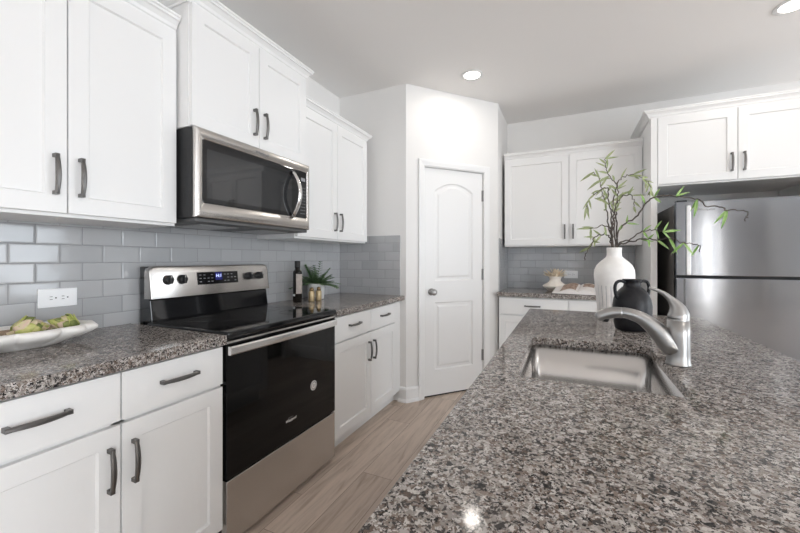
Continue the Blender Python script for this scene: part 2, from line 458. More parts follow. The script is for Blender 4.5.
# ------------------------------------------------------------------ cabinetry
def rect(bm, F, a, b, c, d, n): return [bm.verts.new(F @ Vector(p)) for p in ((a,c,n),(b,c,n),(b,d,n),(a,d,n))]
def shaker(bm, F, a, b, z0, z1, n0, t=.02, stile=.058, rec=.009):
    """shaker panel: frame of flat stiles round a recessed field"""
    back = rect(bm, F, a, b, z0, z1, n0); fr = rect(bm, F, a, b, z0, z1, n0+t-.0015); fr2 = rect(bm, F, a+.0015, b-.0015, z0+.0015, z1-.0015, n0+t)
    i1 = rect(bm, F, a+stile, b-stile, z0+stile, z1-stile, n0+t); i2 = rect(bm, F, a+stile+.005, b-stile-.005, z0+stile+.005, z1-stile-.005, n0+t-rec)
    for p, q in ((back, fr), (fr, fr2), (fr2, i1), (i1, i2)):
        for i in range(4): bm.faces.new((p[i], p[(i+1)%4], q[(i+1)%4], q[i]))
    bm.faces.new(i2); bm.faces.new(back[::-1])
def pull(bm, F, cu, cv, n, L=.135, vertical=True):
    """bowed bar pull with square feet on the door face (local u, v, n)"""
    def P(s, o, w_): return (cu+w_, cv+s, n+o) if vertical else (cu+s, cv+w_, n+o)
    hl = L/2
    for s in (-1, 1):
        c = s*(hl-.006)
        lo, hi = P(c-.006, .0, -.006), P(c+.006, .024, .006)
        box(bm, min(lo[0],hi[0]), max(lo[0],hi[0]), min(lo[1],hi[1]), max(lo[1],hi[1]), n, n+.023, F)
    rings = []
    for i in range(15):
        t = -1+2*i/14; s = t*(hl-.001); o = .0185+.010*(1-t*t); wd = .0048+.0022*(1-t*t); th = .0045
        rings.append([F @ Vector(P(s, o+dz, dw)) for dw, dz in ((-wd,-th),(wd,-th),(wd,th*.4),(wd*.5,th),(-wd*.5,th),(-wd,th*.4))])
    loft(bm, rings)
CROWN = [(0, 0), (.007, 0), (.007, .010), (.013, .014), (.017, .026), (.030, .040), (.038, .043), (.038, .052), (.044, .056), (.044, .064), (0, .064)]
def crown(bm, F, W, D, z, left, right, scale=1.0):
    """crown moulding swept round the front of a cabinet, with mitred returns to the wall at the open ends"""
    rings = []
    def ring(fn): rings.append([F @ Vector(fn(o*scale, q*scale)) for o, q in CROWN])
    if left: ring(lambda o, q: (-o, z+q, .0)); ring(lambda o, q: (-o, z+q, D+o))
    else: ring(lambda o, q: (0, z+q, D+o))
    if right: ring(lambda o, q: (W+o, z+q, D+o)); ring(lambda o, q: (W+o, z+q, .0))
    else: ring(lambda o, q: (W, z+q, D+o))
    loft(bm, rings)
def wall_cabinet(label, F, W, H, D, crown_l, crown_r, group, cscale=1.0, doorgap=.004, pull_up=.13, split=None, rail=True):
    """F: local frame, origin at the lower left corner at the wall; D: depth to the door face"""
    o = F @ Vector((0,0,0)); t = thing('wall_cabinet', label, 'cabinet', tuple(o), 0, group)
    d = D-.02; bm = BM(); th = .016
    lo = -.008 if rail else 0
    box(bm, 0, th, lo, H, .010, d, F); box(bm, W-th, W, lo, H, .010, d, F); box(bm, th, W-th, H-th, H, .010, d, F)
    box(bm, th, W-th, lo+.001, lo+.001+th, .010, d-.019, F); box(bm, th, W-th, .03, H-th, .010, .016, F)
    box(bm, th, W-th, lo, .038, d-.019, d, F); box(bm, th, W-th, H-.04, H-th, d-.019, d, F)     # face frame rails
    m_ = W/2 if split is None else split
    box(bm, m_-.019, m_+.019, .038, H-.04, d-.019, d, F)
    obj('body', bm, 'cabinet_white', t, bevel=.001)
    for (a, b, pu) in ((.005, m_-doorgap/2, m_-.036), (m_+doorgap/2, W-.005, m_+.034)):
        bm = BM(); shaker(bm, F, a, b, .004, H-.004, d)
        dr = obj('door', bm, 'cabinet_white', t)
        bm = BM(); pull(bm, F, pu, pull_up, D)
        obj('handle', bm, 'pewter', dr)
    bm = BM(); crown(bm, F, W, d, H, crown_l, crown_r, cscale)
    obj('crown_molding', bm, 'trim_paint', t)
    return t
def base_cabinet(label, F, W, D, group, filler=0, ztop=.875, split=None):
    o = F @ Vector((0,0,0)); t = thing('base_cabinet', label, 'cabinet', tuple(o), 0, group)
    d = D-.02; bm = BM(); th = .016
    box(bm, 0, th, .115, ztop, .004, d, F); box(bm, W-th, W, .115, ztop, .004, d, F); box(bm, th, W-th, .115, .131, .004, d, F); box(bm, th, W-th, .131, ztop, .004, .010, F)
    box(bm, th, W-th, ztop-.03, ztop, d-.019, d, F); box(bm, th, W-th, .69, .73, d-.019, d, F); box(bm, th, W-th, .131, .15, d-.019, d, F)
    m_ = W/2 if split is None else split
    box(bm, m_-.019, m_+.019, .131, ztop-.03, d-.019, d, F)
    if filler: box(bm, W, W+filler, .115, ztop, d-.019, d, F)
    obj('body', bm, 'cabinet_white', t, bevel=.001)
    bm = BM(); box(bm, .0, W+filler, FZ, .115, d-.075, d-.06, F); obj('toe_kick', bm, 'cabinet_white', t)
    for (a, b, pu) in ((.005, m_-.002, m_-.034), (m_+.002, W-.005, m_+.034)):
        bm = BM(); box(bm, a, b, .716, .866, d, D, F)
        dr = obj('drawer', bm, 'cabinet_white', t, bevel=.0018)
        bm = BM(); pull(bm, F, (a+b)/2, .798, D, vertical=False); obj('handle', bm, 'pewter', dr)
        bm = BM(); shaker(bm, F, a, b, .128, .704, d)
        dr = obj('door', bm, 'cabinet_white', t)
        bm = BM(); pull(bm, F, pu, .577, D); obj('handle', bm, 'pewter', dr)
    return t
def lf(y, z): return frame((.0, y, z), (0,1,0), (0,0,1), (1,0,0))
def bf(x, z): return frame((x, YB, z), (1,0,0), (0,0,1), (0,-1,0))
wall_cabinet('white shaker wall cabinet nearest on the left, above the dish of artichokes', lf(.290, 1.372), .746, .838, .35, True, False, 'white wall cabinets', split=.362)
wall_cabinet('white shaker wall cabinet set forward and higher, directly above the microwave', lf(1.042, 1.795), .760, .535, .43, True, True, 'white wall cabinets', pull_up=.128, rail=False)
wall_cabinet('white shaker wall cabinet right of the microwave, above the potted fern', lf(1.806, 1.360), .885, .850, .35, False, True, 'white wall cabinets')
wall_cabinet('white shaker wall cabinet on the back wall above the cream vase and open book', bf(1.322, 1.350), 1.161, .843, .385, False, False, 'white wall cabinets', split=.583, pull_up=.125)
fcab = wall_cabinet('wide white shaker wall cabinet above the steel refrigerator', bf(2.530, 1.797), .965, .525, .68, False, False, 'white wall cabinets', split=.485, cscale=1.0)
base_cabinet('white base cabinet left of the range, under the dish of artichokes', lf(.268, 0), .773, .63, 'white base cabinets', split=.400)
base_cabinet('white base cabinet between the range and the pantry wall', lf(1.806, 0), .866, .63, 'white base cabinets', filler=.1175, split=.449)
base_cabinet('white base cabinet on the back wall under the cream vase and open book', bf(1.312, 0), 1.166, .65, 'white base cabinets', split=.59)
# tall end panels beside the refrigerator
obj('side_panel', box(BM(), 2.484, 2.526, 3.40, YB-.002, FZ, 2.322), 'cabinet_white', fcab, bevel=.0015)
obj('side_panel', box(BM(), 3.499, 3.541, 3.40, YB-.002, FZ, 2.322), 'cabinet_white', fcab, bevel=.0015)
pcr = BM(); FPn = frame((2.484, YB-.002, 0), (1,0,0), (0,0,1), (0,-1,0))
crown(pcr, FPn, .0455, .6585, 2.322, True, False)
obj('crown_molding', pcr, 'trim_paint', fcab)

# ------------------------------------------------------------------ countertops
def slab(name, label, x0, x1, y0, y1):
    o = obj(name, box(BM(), x0, x1, y0, y1, .8755, .914), 'granite', bevel=.004, seg=3); tag(o, label, 'countertop', 'granite countertops'); return o
slab('countertop', 'speckled brown granite countertop left of the range, carrying the artichoke dish', .0005, .652, .263, 1.040)
slab('countertop', 'speckled brown granite countertop between the range and pantry wall', .0005, .652, 1.8075, YF-.0005)
slab('countertop', 'speckled granite countertop along the back wall under the open book', B.x+.0005, 2.4835, YB-.667, YB-.0005)

# ------------------------------------------------------------------ island with sink
IX0, IX1, IY0, IY1 = 1.681, 2.53, .2, 2.39
SX0, SX1, SY0, SY1 = 1.772, 2.152, 1.000, 1.520
isl = thing('island_cabinet', 'long kitchen island base standing under the granite top with the sink', 'island', (2.1, 1.3, 0))
bm = BM(); e = .035
def wallbox(bm, a, b, c, d, z0, z1, t=.02):
    box(bm, a, a+t, c, d, z0, z1); box(bm, b-t, b, c, d, z0, z1); box(bm, a+t, b-t, c, c+t, z0, z1); box(bm, a+t, b-t, d-t, d, z0, z1)
wallbox(bm, IX0+e+.02, IX1-e, IY0+e, IY1-e, .115, .8855)
obj('body', bm, 'cabinet_white', isl, bevel=.001)
bm = BM(); wallbox(bm, IX0+e+.07, IX1-e-.03, IY0+e+.03, IY1-e-.03, FZ, .115); obj('toe_kick', bm, 'cabinet_white', isl)
FI = frame((IX0+e+.02, IY1-e, 0), (0,-1,0), (0,0,1), (-1,0,0))
Wt = (IY1-IY0-2*e)/4
for i in range(4):
    bm = BM(); a, b = i*Wt+.004, (i+1)*Wt-.004
    shaker(bm, FI, a, b, .128, .866, 0)
    dr = obj('door', bm, 'cabinet_white', isl)
    bm = BM(); pull(bm, FI, (b-.034 if i % 2 == 0 else a+.034), .74, .02); obj('handle', bm, 'pewter', dr)
def rrect(x0, x1, y0, y1, r, z, n=8):
    pts = []
    for cx, cy, a0 in ((x1-r, y1-r, 0), (x0+r, y1-r, 90), (x0+r, y0+r, 180), (x1-r, y0+r, 270)):
        for i in range(n+1):
            a = math.radians(a0+90*i/n); pts.append((cx+r*math.cos(a), cy+r*math.sin(a), z))
    return pts
bm = BM()
ov = [bm.verts.new(p) for p in ((IX0,IY0,.914),(IX1,IY0,.914),(IX1,IY1,.914),(IX0,IY1,.914))]
iv = [bm.verts.new(p) for p in rrect(SX0, SX1, SY0, SY1, .030, .914)]
es = [bm.edges.new((ov[i], ov[(i+1)%4])) for i in range(4)] + [bm.edges.new((iv[i], iv[(i+1)%len(iv)])) for i in range(len(iv))]
bmesh.ops.triangle_fill(bm, use_beauty=True, edges=es, normal=(0,0,1))
top = bm.faces[:]
r = bmesh.ops.extrude_face_region(bm, geom=top)
bmesh.ops.translate(bm, vec=(0,0,-.028), verts=[q for q in r['geom'] if isinstance(q, bmesh.types.BMVert)])
it = obj('island_countertop', bm, 'granite', bevel=.004, seg=3)
tag(it, 'large speckled granite island top with a rectangular sink cutout', 'countertop')
sink = thing('kitchen_sink', 'undermount stainless steel sink set into the granite island', 'sink', ((SX0+SX1)/2, (SY0+SY1)/2, .68))
bm = BM(); e2 = .004
def rr(off, r, z): return rrect(SX0-e2-off, SX1+e2+off, SY0-e2-off, SY1+e2+off, r, z)
rings = [rr(0, .034, .8835), rr(-.0075, .034, .728), rr(-.0082, .034, .716), rr(-.011, .034, .70), rr(-.020, .034, .690), rr(-.034, .03, .686)]
loft(bm, rings, True, False, True)
fl = BM(); loft(fl, [rr(.018, .05, .8825), rr(.018, .05, .8845), rr(.0005, .034, .8845), rr(.0005, .034, .8825)], True, False, False); obj('flange', fl, 'sink_steel', sink)
basin = obj('basin', bm, 'sink_steel', sink, smooth=True)
so = basin.modifiers.new('solid', 'SOLIDIFY'); so.thickness = .0012; so.offset = 1
bm = BM(); lathe(bm, [(.052, .0), (.052, .003), (.045, .005), (.040, .002), (.012, .0015), (.010, .006)], ((SX0+SX1)/2, SY1-.16, .6865), 32, True, True)
obj('drain', bm, 'nickel', sink, smooth=True)
# faucet
fx, fy = 2.188, 1.30
fc = thing('kitchen_faucet', 'brushed nickel single-lever pull-out faucet behind the sink', 'faucet', (fx, fy, .914))
bm = BM(); lathe(bm, [(.0315, 0), (.0315, .004), (.0292, .007), (.0284, .03), (.0276, .085), (.0270, .129)], (fx, fy, .914), 40, True, True)
body = obj('body', bm, 'nickel', fc, smooth=True)
bm = BM(); lathe(bm, [(.0262, .129), (.0262, .1325), (.0271, .1325), (.0271, .1345)], (fx, fy, .914), 40, True, True); obj('collar', bm, 'nickel', body)
sp = catmull([(fx, fy, .958), (2.168, fy, .968), (2.144, fy, 1.000), (2.119, fy, 1.026), (2.094, fy, 1.044), (2.061, fy, 1.055), (2.046, fy, 1.0555)], 7)
bm = BM(); tube(bm, sp, [.027, .0285, .026, .022, .0185, .0165, .016], 24, side=(0,1,0)); obj('spout', bm, 'nickel', fc, smooth=True)
hd = catmull([(2.047, fy, 1.0555), (2.026, fy, 1.055), (2.005, fy, 1.049), (1.988, fy, 1.040), (1.980, fy, 1.034)], 5)
bm = BM(); tube(bm, hd, [.0168, .0172, .0178, .0172, .012], 24, side=(0,1,0)); sh = obj('spray_head', bm, 'nickel', fc, smooth=True)
bm = BM(); tube(bm, [Vector((2.004, fy, 1.044)), Vector((2.001, fy, 1.034)), Vector((2.000, fy, 1.026))], [.013, .013, .011], 20); obj('nozzle', bm, 'black_satin', sh, smooth=True)
lv = catmull([(fx, fy, 1.0485), (fx+.001, fy, 1.062), (2.185, fy, 1.080), (2.174, fy, 1.098), (2.156, fy, 1.1165), (2.138, fy, 1.127), (2.117, fy, 1.1345)], 6)
bm = BM(); tube(bm, lv, [.0268, .026, .021, .0145, .0085, .0062, .0050, .004], 24, side=(0,1,0)); obj('lever', bm, 'nickel', fc, smooth=True)

# ------------------------------------------------------------------ range
R0, R1 = 1.0435, 1.8045; RC = (R0+R1)/2
rg = thing('kitchen_range', 'stainless and black electric range standing between the base cabinets', 'range', (.35, RC, 0))
bm = BM(); box(bm, .025, .604, R0, R1, .05, .893); obj('body', bm, 'black_satin', rg, bevel=.002)
bm = BM(); box(bm, .06, .58, R0+.02, R1-.02, FZ, .05); obj('plinth', bm, 'black_matte', rg)
bm = BM(); box(bm, .115, .650, R0, R1, .8935, .9225); ct = obj('cooktop', bm, 'black_gloss', rg, bevel=.009, seg=4)
def ringflat(c, r0, r1, z, seg=48):
    bm = BM(); a = []
    loft(bm, [[(c[0]+q*math.cos(2*PI*i/seg), c[1]+q*math.sin(2*PI*i/seg), z+dz) for i in range(seg)] for q, dz in ((r0,0),(r0,.0003),(r1,.0003),(r1,0))], True, False, False); return bm
for (cx_, cy_, r_) in ((.50, R0+.19, .105), (.50, R1-.19, .085), (.25, R0+.19, .075), (.25, R1-.19, .105)):
    obj('burner_ring', ringflat((cx_, cy_), r_-.0015, r_, .9226), 'faint_print', ct)
# backguard: side-profile swept across the width
def prism(bm, prof, y0, y1):
    loft(bm, [[(x, y0, z) for x, z in prof], [(x, y1, z) for x, z in prof]])
bm = BM(); prism(bm, [(.022, .894), (.114, .894), (.114, .93), (.100, 1.025), (.092, 1.03), (.080, 1.18), (.075, 1.184), (.022, 1.184)], R0+.024, R1-.004)
bgd = obj('backguard', bm, 'black_gloss', rg, bevel=.004)
# steel control panel with rounded upper corners, wrapping the backguard
bm = BM(); tilt = lambda z: .1265 - (z-1.03)*.13
out = []
zc0, zc1, rad = 1.030, 1.187, .03
RL = R0+.016
pts = [(RL, zc0), (R1, zc0)]
for i in range(9): a = PI/2*i/8; pts.append((R1-rad+rad*math.cos(a), zc1-rad+rad*math.sin(a)))
for i in range(9): a = PI/2+PI/2*i/8; pts.append((RL+rad+rad*math.cos(a), zc1-rad+rad*math.sin(a)))
def inset(y, z, d):
    cy_ = (RL+R1)/2; s = 1-2*d/(R1-RL); return cy_+(y-cy_)*s, zc0+(z-zc0)*(1-d/(zc1-zc0))
rings = [[(.070, y, z) for y, z in pts], [(tilt(z)-.012, y, z) for y, z in pts], [(tilt(z)-.003, *inset(y, z, .0025)) for y, z in pts], [(tilt(z), *inset(y, z, .009)) for y, z in pts]]
loft(bm, rings)
cp = obj('control_panel', bm, 'steel', rg, smooth=False, bevel=.001)
for i, f in enumerate(cp.data.polygons): f.use_smooth = True
def pf(y, z): 
    n = Vector((1, 0, .13)).normalized(); vv = Vector((-.13, 0, 1)).normalized()
    return frame((tilt(z), y, z), (0,1,0), vv, n)
for y_ in (1.143, 1.215, 1.640, 1.722):
    F = pf(y_, 1.117); bm = BM(); lathe(bm, [(.024, -.002), (.024, .005), (.021, .008), (.0205, .019), (.018, .022)], seg=32, cap1=True)
    box(bm, -.006, .006, -.0215, .0215, .018, .031)
    bm.transform(F); kn = obj('knob', bm, 'black_satin', rg, bevel=.001)
    bm = BM(); box(bm, -.0009, .0009, .006, .02, .0308, .0315); bm.transform(F); obj('pointer', bm, 'white_print', kn)
F = pf(1.430, 1.1165); bm = BM(); box(bm, -.130, .130, -.0335, .0335, -.004, .0012, F)
dp = obj('display', bm, 'black_gloss', rg, bevel=.0008)
bm = BM(); box(bm, -.022, .022, -.012, .030, .001, .0018, F); scn = obj('screen', bm, 'display_blue', dp)
text_mesh('H:1', .026, F @ Matrix.Translation((0, .011, .0022)), 'display_digit', dp, 'digits', shear=.15)
for ix, x in enumerate((-.112, -.088, -.064, -.042, .04, .062, .086, .110)):
    for iy, y_ in enumerate((-.018, .0, .018)):
        if (ix*3+iy) % 5 == 3: continue
        obj('button', box(BM(), x-.006, x+.006, y_-.0018, y_+.0018, .001, .0016, F), 'grey_print', dp)
# oven door, handle, drawer
bm = BM(); box(bm, .6055, .640, R0+.002, R1-.002, .321, .883); od = obj('oven_door', bm, 'oven_glass', rg, bevel=.003)
bm = BM(); box(bm, .610, .642, R0+.002, R1-.002, .875, .8835); obj('door_trim', bm, 'steel', od, bevel=.001)
bm = BM(); rings = []
for i in range(25):
    t = -1+2*i/24; y_ = RC-.006+t*(R1-R0)/2*.975; x_ = .656+.009*(1-t*t)
    rings.append([(x_+dx, y_, .8475+dz) for dx, dz in ((-.010,-.018),(.004,-.018),(.009,-.012),(.010,.0),(.009,.012),(.004,.018),(-.010,.018))])
loft(bm, rings); obj('oven_handle', bm, 'bright_steel', od, bevel=.001)
for s in (-1, 1):
    y_ = RC+s*.352; obj('handle_bracket', box(BM(), .639, .653, y_-.014, y_+.014, .832, .863), 'bright_steel', od, bevel=.002)
bm = BM(); box(bm, .6055, .640, R0+.004, R1-.004, .05, .313); dw = obj('storage_drawer', bm, 'steel', rg, bevel=.003)
FO = frame((.640, RC, .42), (0,1,0), (0,0,1), (1,0,0))
text_mesh('Whirlpool', .018, FO @ Matrix.Translation((0, -.002, .0004)), 'white_print', od, 'logo', shear=.2)
bm = BM(); rings = []
for i in range(41):
    a = 2*PI*i/40*1.0; rings.append((.025*math.cos(a)-.003, .0105*math.sin(a)+.002, .0010-.0006*math.cos(a)))
for i in range(40):
    if 14 < i < 24: continue
    (x0,y0,w0),(x1,y1,w1) = rings[i], rings[i+1]
    bm.faces.new([bm.verts.new(FO @ Vector(p)) for p in ((x0,y0-w0,.0008),(x1,y1-w1,.0008),(x1,y1+w1,.0008),(x0,y0+w0,.0008))])
obj('logo_swirl', bm, 'grey_print', od)
FBd = frame((.640, 1.602, .533), (0,1,0), (0,0,1), (1,0,0))
bm = BM(); lathe(bm, [(.026, -.0005), (.026, .0006), (.0245, .001)], seg=36, cap1=True); bm.transform(FBd); bd = obj('round_sticker', bm, 'white_print', od); bd['label'] = 'round silver sticker'
bm = BM(); loft(bm, [[(q*math.cos(2*PI*i/36), q*math.sin(2*PI*i/36), z) for i in range(36)] for q, z in ((.017,.001),(.017,.0016),(.021,.0016),(.021,.001))], True, False, False)
box(bm, -.010, .010, .003, .0055, .001, .0016); box(bm, -.007, .007, -.006, -.0035, .001, .0016); box(bm, -.002, .002, -.002, .002, .001, .0016)
bm.transform(FBd); obj('sticker_print', bm, 'pewter', bd)

# ------------------------------------------------------------------ microwave
MZ0, MZ1 = 1.400, 1.793
mw = thing('microwave_oven', 'stainless over-the-range microwave mounted under the raised wall cabinet', 'microwave', (.23, RC, MZ0))
bm = BM(); box(bm, .012, .431, R0+.002, R1-.002, MZ0, MZ1); obj('body', bm, 'black_matte', mw, bevel=.002)
bm = BM(); box(bm, .06, .44, R0+.012, R1-.012, MZ0-.018, MZ0-.0005); un = obj('vent_panel', bm, 'vent_grey', mw, bevel=.003)
for y_ in (R0+.2, R1-.2):
    bm = BM(); box(bm, .14, .36, y_-.11, y_+.11, MZ0-.021, MZ0-.0185)
    for i in range(9): box(bm, .15+i*.024, .162+i*.024, y_-.10, y_+.10, MZ0-.0235, MZ0-.0211)
    obj('grease_filter', bm, 'pale_steel', un)
# door front: convex stainless frame around dark glass
bm = BM(); MW_F = frame((.0, R0+.001, MZ0), (0,1,0), (0,0,1), (1,0,0)); MWW, MWH = R1-R0-.002, MZ1-MZ0
def rr2(a, b, c, d, r, n): return [MW_F @ Vector((x, y, n)) for x, y, _ in rrect(a, b, c, d, r, 0, 5)]
rings = [rr2(0, MWW, 0, MWH, .004, .4315), rr2(0, MWW, 0, MWH, .004, .446), rr2(.004, MWW-.004, .003, MWH-.003, .004, .4505), rr2(.013, MWW-.010, .010, MWH-.010, .005, .4545), rr2(.030, MWW-.030, .064, MWH-.048, .012, .4565), rr2(.0315, MWW-.0315, .0655, MWH-.0495, .011, .451)]
loft(bm, rings); md = obj('door_frame', bm, 'steel', mw)
for f in md.data.polygons: f.use_smooth = len(f.vertices) == 4
bm = BM(); gl = [rr2(.0325, MWW-.0325, .0665, MWH-.0505, .010, .4515), rr2(.0325, MWW-.0325, .0665, MWH-.0505, .010, .4548), rr2(.035, MWW-.035, .069, MWH-.053, .009, .4555)]
loft(bm, gl); mg = obj('door_glass', bm, 'black_gloss', mw)
bm = BM(); box(bm, .052, MWW-.165, .088, MWH-.088, .4556, .4560, MW_F); obj('window', bm, 'micro_glass', mg)
for r_ in range(9):
    for c_ in range(3):
        x = MWW-.088+c_*.017; y_ = .09+r_*.019; obj('button', box(BM(), x, x+.007, y_, y_+.004, .4554, .4559, MW_F), 'grey_print', mg)
obj('screen', box(BM(), MWW-.085, MWW-.048, .285, .305, .4554, .4559, MW_F), 'grey_print', mg)
bm = BM(); hp = []
for i in range(17):
    t = -1+2*i/16; hp.append(MW_F @ Vector((MWW-.158+.0*t, .195+t*.128, .460+.052*(1-t*t))))
tube(bm, hp, [.0145]*17, 14, flat=.55, side=(0,1,0)); obj('handle', bm, 'bright_steel', mw, smooth=True)
text_mesh('Whirlpool', .021, MW_F @ Matrix.Translation((MWW*.49, MWH-.026, .4567)), 'grey_print', mw, 'logo', shear=.2)

# ------------------------------------------------------------------ refrigerator
FX0, FX1, FY = 2.600, 3.36, 3.20
fr = thing('refrigerator', 'stainless steel top-freezer refrigerator beyond the island', 'refrigerator', ((FX0+FX1)/2, 3.6, 0))
bm = BM(); box(bm, FX0, FX1, FY+.062, 4.02, .03, 1.615); obj('body', bm, 'fridge_side', fr, bevel=.004)
bm = BM(); box(bm, FX0+.02, FX1-.02, FY+.08, 3.95, FZ, .03); obj('plinth', bm, 'black_matte', fr)
bm = BM(); box(bm, FX0+.004, FX1-.004, FY+.052, FY+.062, .07, 1.62); obj('door_gasket', bm, 'black_matte', fr)
fd1 = obj('freezer_door', box(BM(), FX0-.001, FX1, FY, FY+.052, 1.101, 1.63), 'fridge_steel', fr, bevel=.006, seg=3)
fd2 = obj('fridge_door', box(BM(), FX0-.001, FX1, FY, FY+.052, .085, 1.087), 'fridge_steel', fr, bevel=.006, seg=3)
bm = BM(); box(bm, FX0+.058, FX0+.086, FY-.010, FY-.0002, 1.106, 1.60); obj('handle_strip', bm, 'pale_steel', fd1, bevel=.004, seg=3)
bm = BM(); box(bm, FX0+.046, FX0+.056, FY-.0045, FY-.0002, .30, 1.08); obj('handle_strip', bm, 'vent_grey', fd2, bevel=.002)
text_mesh('Whirlpool', .024, frame((FX0+.17, FY-.0003, 1.567), (1,0,0), (0,0,1), (0,-1,0)), 'pewter', fd1, 'logo', shear=.2)
bm = BM(); box(bm, FX0+.01, FX0+.07, FY+.02, FY+.09, 1.6305, 1.642); obj('hinge_cover', bm, 'black_matte', fr, bevel=.003)

# ------------------------------------------------------------------ outlets
def outlet(label, F):
    t = thing('wall_outlet', label, 'outlet', tuple(F @ Vector((0,0,0))), 0, 'white outlet plates')
    bm = BM(); box(bm, -.063, .063, -.0375, .0375, 0, .006, F); pl_ = obj('cover_plate', bm, 'plastic_white', t, bevel=.0025, seg=3)
    bm = BM()
    for c in (-.016, .022):
        loft(bm, [[F @ Vector((c+p[0], p[1], n)) for p in rrect(-.017, .017, -.014, .014, .009, 0, 4)] for n in (.0055, .0072)])
    obj('receptacle', bm, 'plastic_white', t)
    bm = BM()
    for c in (-.016, .022):
        box(bm, c-.012, c-.003, .0045, .0065, .0071, .0075, F); box(bm, c-.012, c-.003, -.0065, -.0045, .0071, .0075, F); box(bm, c+.005, c+.010, -.0025, .0025, .0071, .0075, F)
    obj('slots', bm, 'slot_dark', t)
outlet('white horizontal outlet plate on the left tiles above the artichoke dish', frame((.0095, .762, 1.0635), (0,1,0), (0,0,1), (1,0,0)))
outlet('white horizontal outlet plate on the back wall tiles behind the cream vase', frame((1.924, YB-.0095, 1.063), (1,0,0), (0,0,1), (0,-1,0)))

# ------------------------------------------------------------------ ceiling lights
def downlight(x, y, label):
    t = thing('recessed_ceiling_light', label, 'ceiling light', (x, y, ZC-.004), 0, 'recessed ceiling lights')
    bm = BM(); lathe(bm, [(.062, -.0005), (.084, -.0025), (.086, .0), (.086, .004), (.062, .0035)], (x, y, ZC-.0045), 48, False, False); obj('trim_ring', bm, 'trim_paint', t, smooth=True)
    bm = BM(); lathe(bm, [(.0615, .0012), (.050, -.0010), (.02, -.002)], (x, y, ZC-.004), 40, False, True); obj('lens', bm, 'lamp_lens', t, smooth=True)
    d = bpy.data.lights.new('lamp_glow', 'AREA'); d.shape = 'DISK'; d.size = .12; d.energy = LAMP_W; d.color = (1, .945, .88)
    l = bpy.data.objects.new('lamp_glow', d); COL.objects.link(l); l.parent = t; l.location = (0, 0, -.008)
downlight(1.201, 2.88, 'lit round recessed ceiling light in front of the pantry door')
downlight(3.08, 2.865, 'lit round recessed ceiling light at the far right, before the refrigerator')
downlight(3.25, .75, 'lit round recessed ceiling light over the right side of the island, out of view')
downlight(4.9, -1.2, 'lit round recessed ceiling light in the sitting area behind the camera')

# ------------------------------------------------------------------ dish of artichokes
bc = Vector((.190, .598, .914))
dish = thing('serving_dish', 'scalloped white oval dish holding two artichokes on the left countertop', 'dish', tuple(bc))
def dish_ring(sx, sy, z, lob, n=192):
    r = []
    for i in range(n):
        a = 2*PI*i/n; q = 1 + lob*(abs(math.cos(a*6))**.75-.55)
        ca, sa = math.cos(a), math.sin(a)
        r.append((bc.x+sx*q*math.copysign(abs(ca)**.9, ca), bc.y+sy*.855*q*math.copysign(abs(sa)**.82, sa), .914+z))
    return r
rings = [dish_ring(.048, .104, .0005, 0), dish_ring(.056, .122, .008, .06), dish_ring(.080, .168, .021, .20), dish_ring(.107, .203, .034, .22), dish_ring(.1215, .220, .046, .22), dish_ring(.1235, .222, .056, .20), dish_ring(.118, .216, .065, .14), dish_ring(.107, .205, .0665, .08), dish_ring(.100, .197, .062, .05), dish_ring(.08, .172, .036, .02), dish_ring(.05, .12, .024, 0)]
bm = BM(); loft(bm, rings); ds = obj('bowl', bm, 'bowl_white', dish, smooth=True)
bm = BM(); loft(bm, [dish_ring(.095, .192, .0555, .03), dish_ring(.078, .168, .0365, .02), dish_ring(.048, .117, .0255, 0)], True, False, True); obj('inner_glaze', bm, 'bowl_wood', dish, smooth=True)
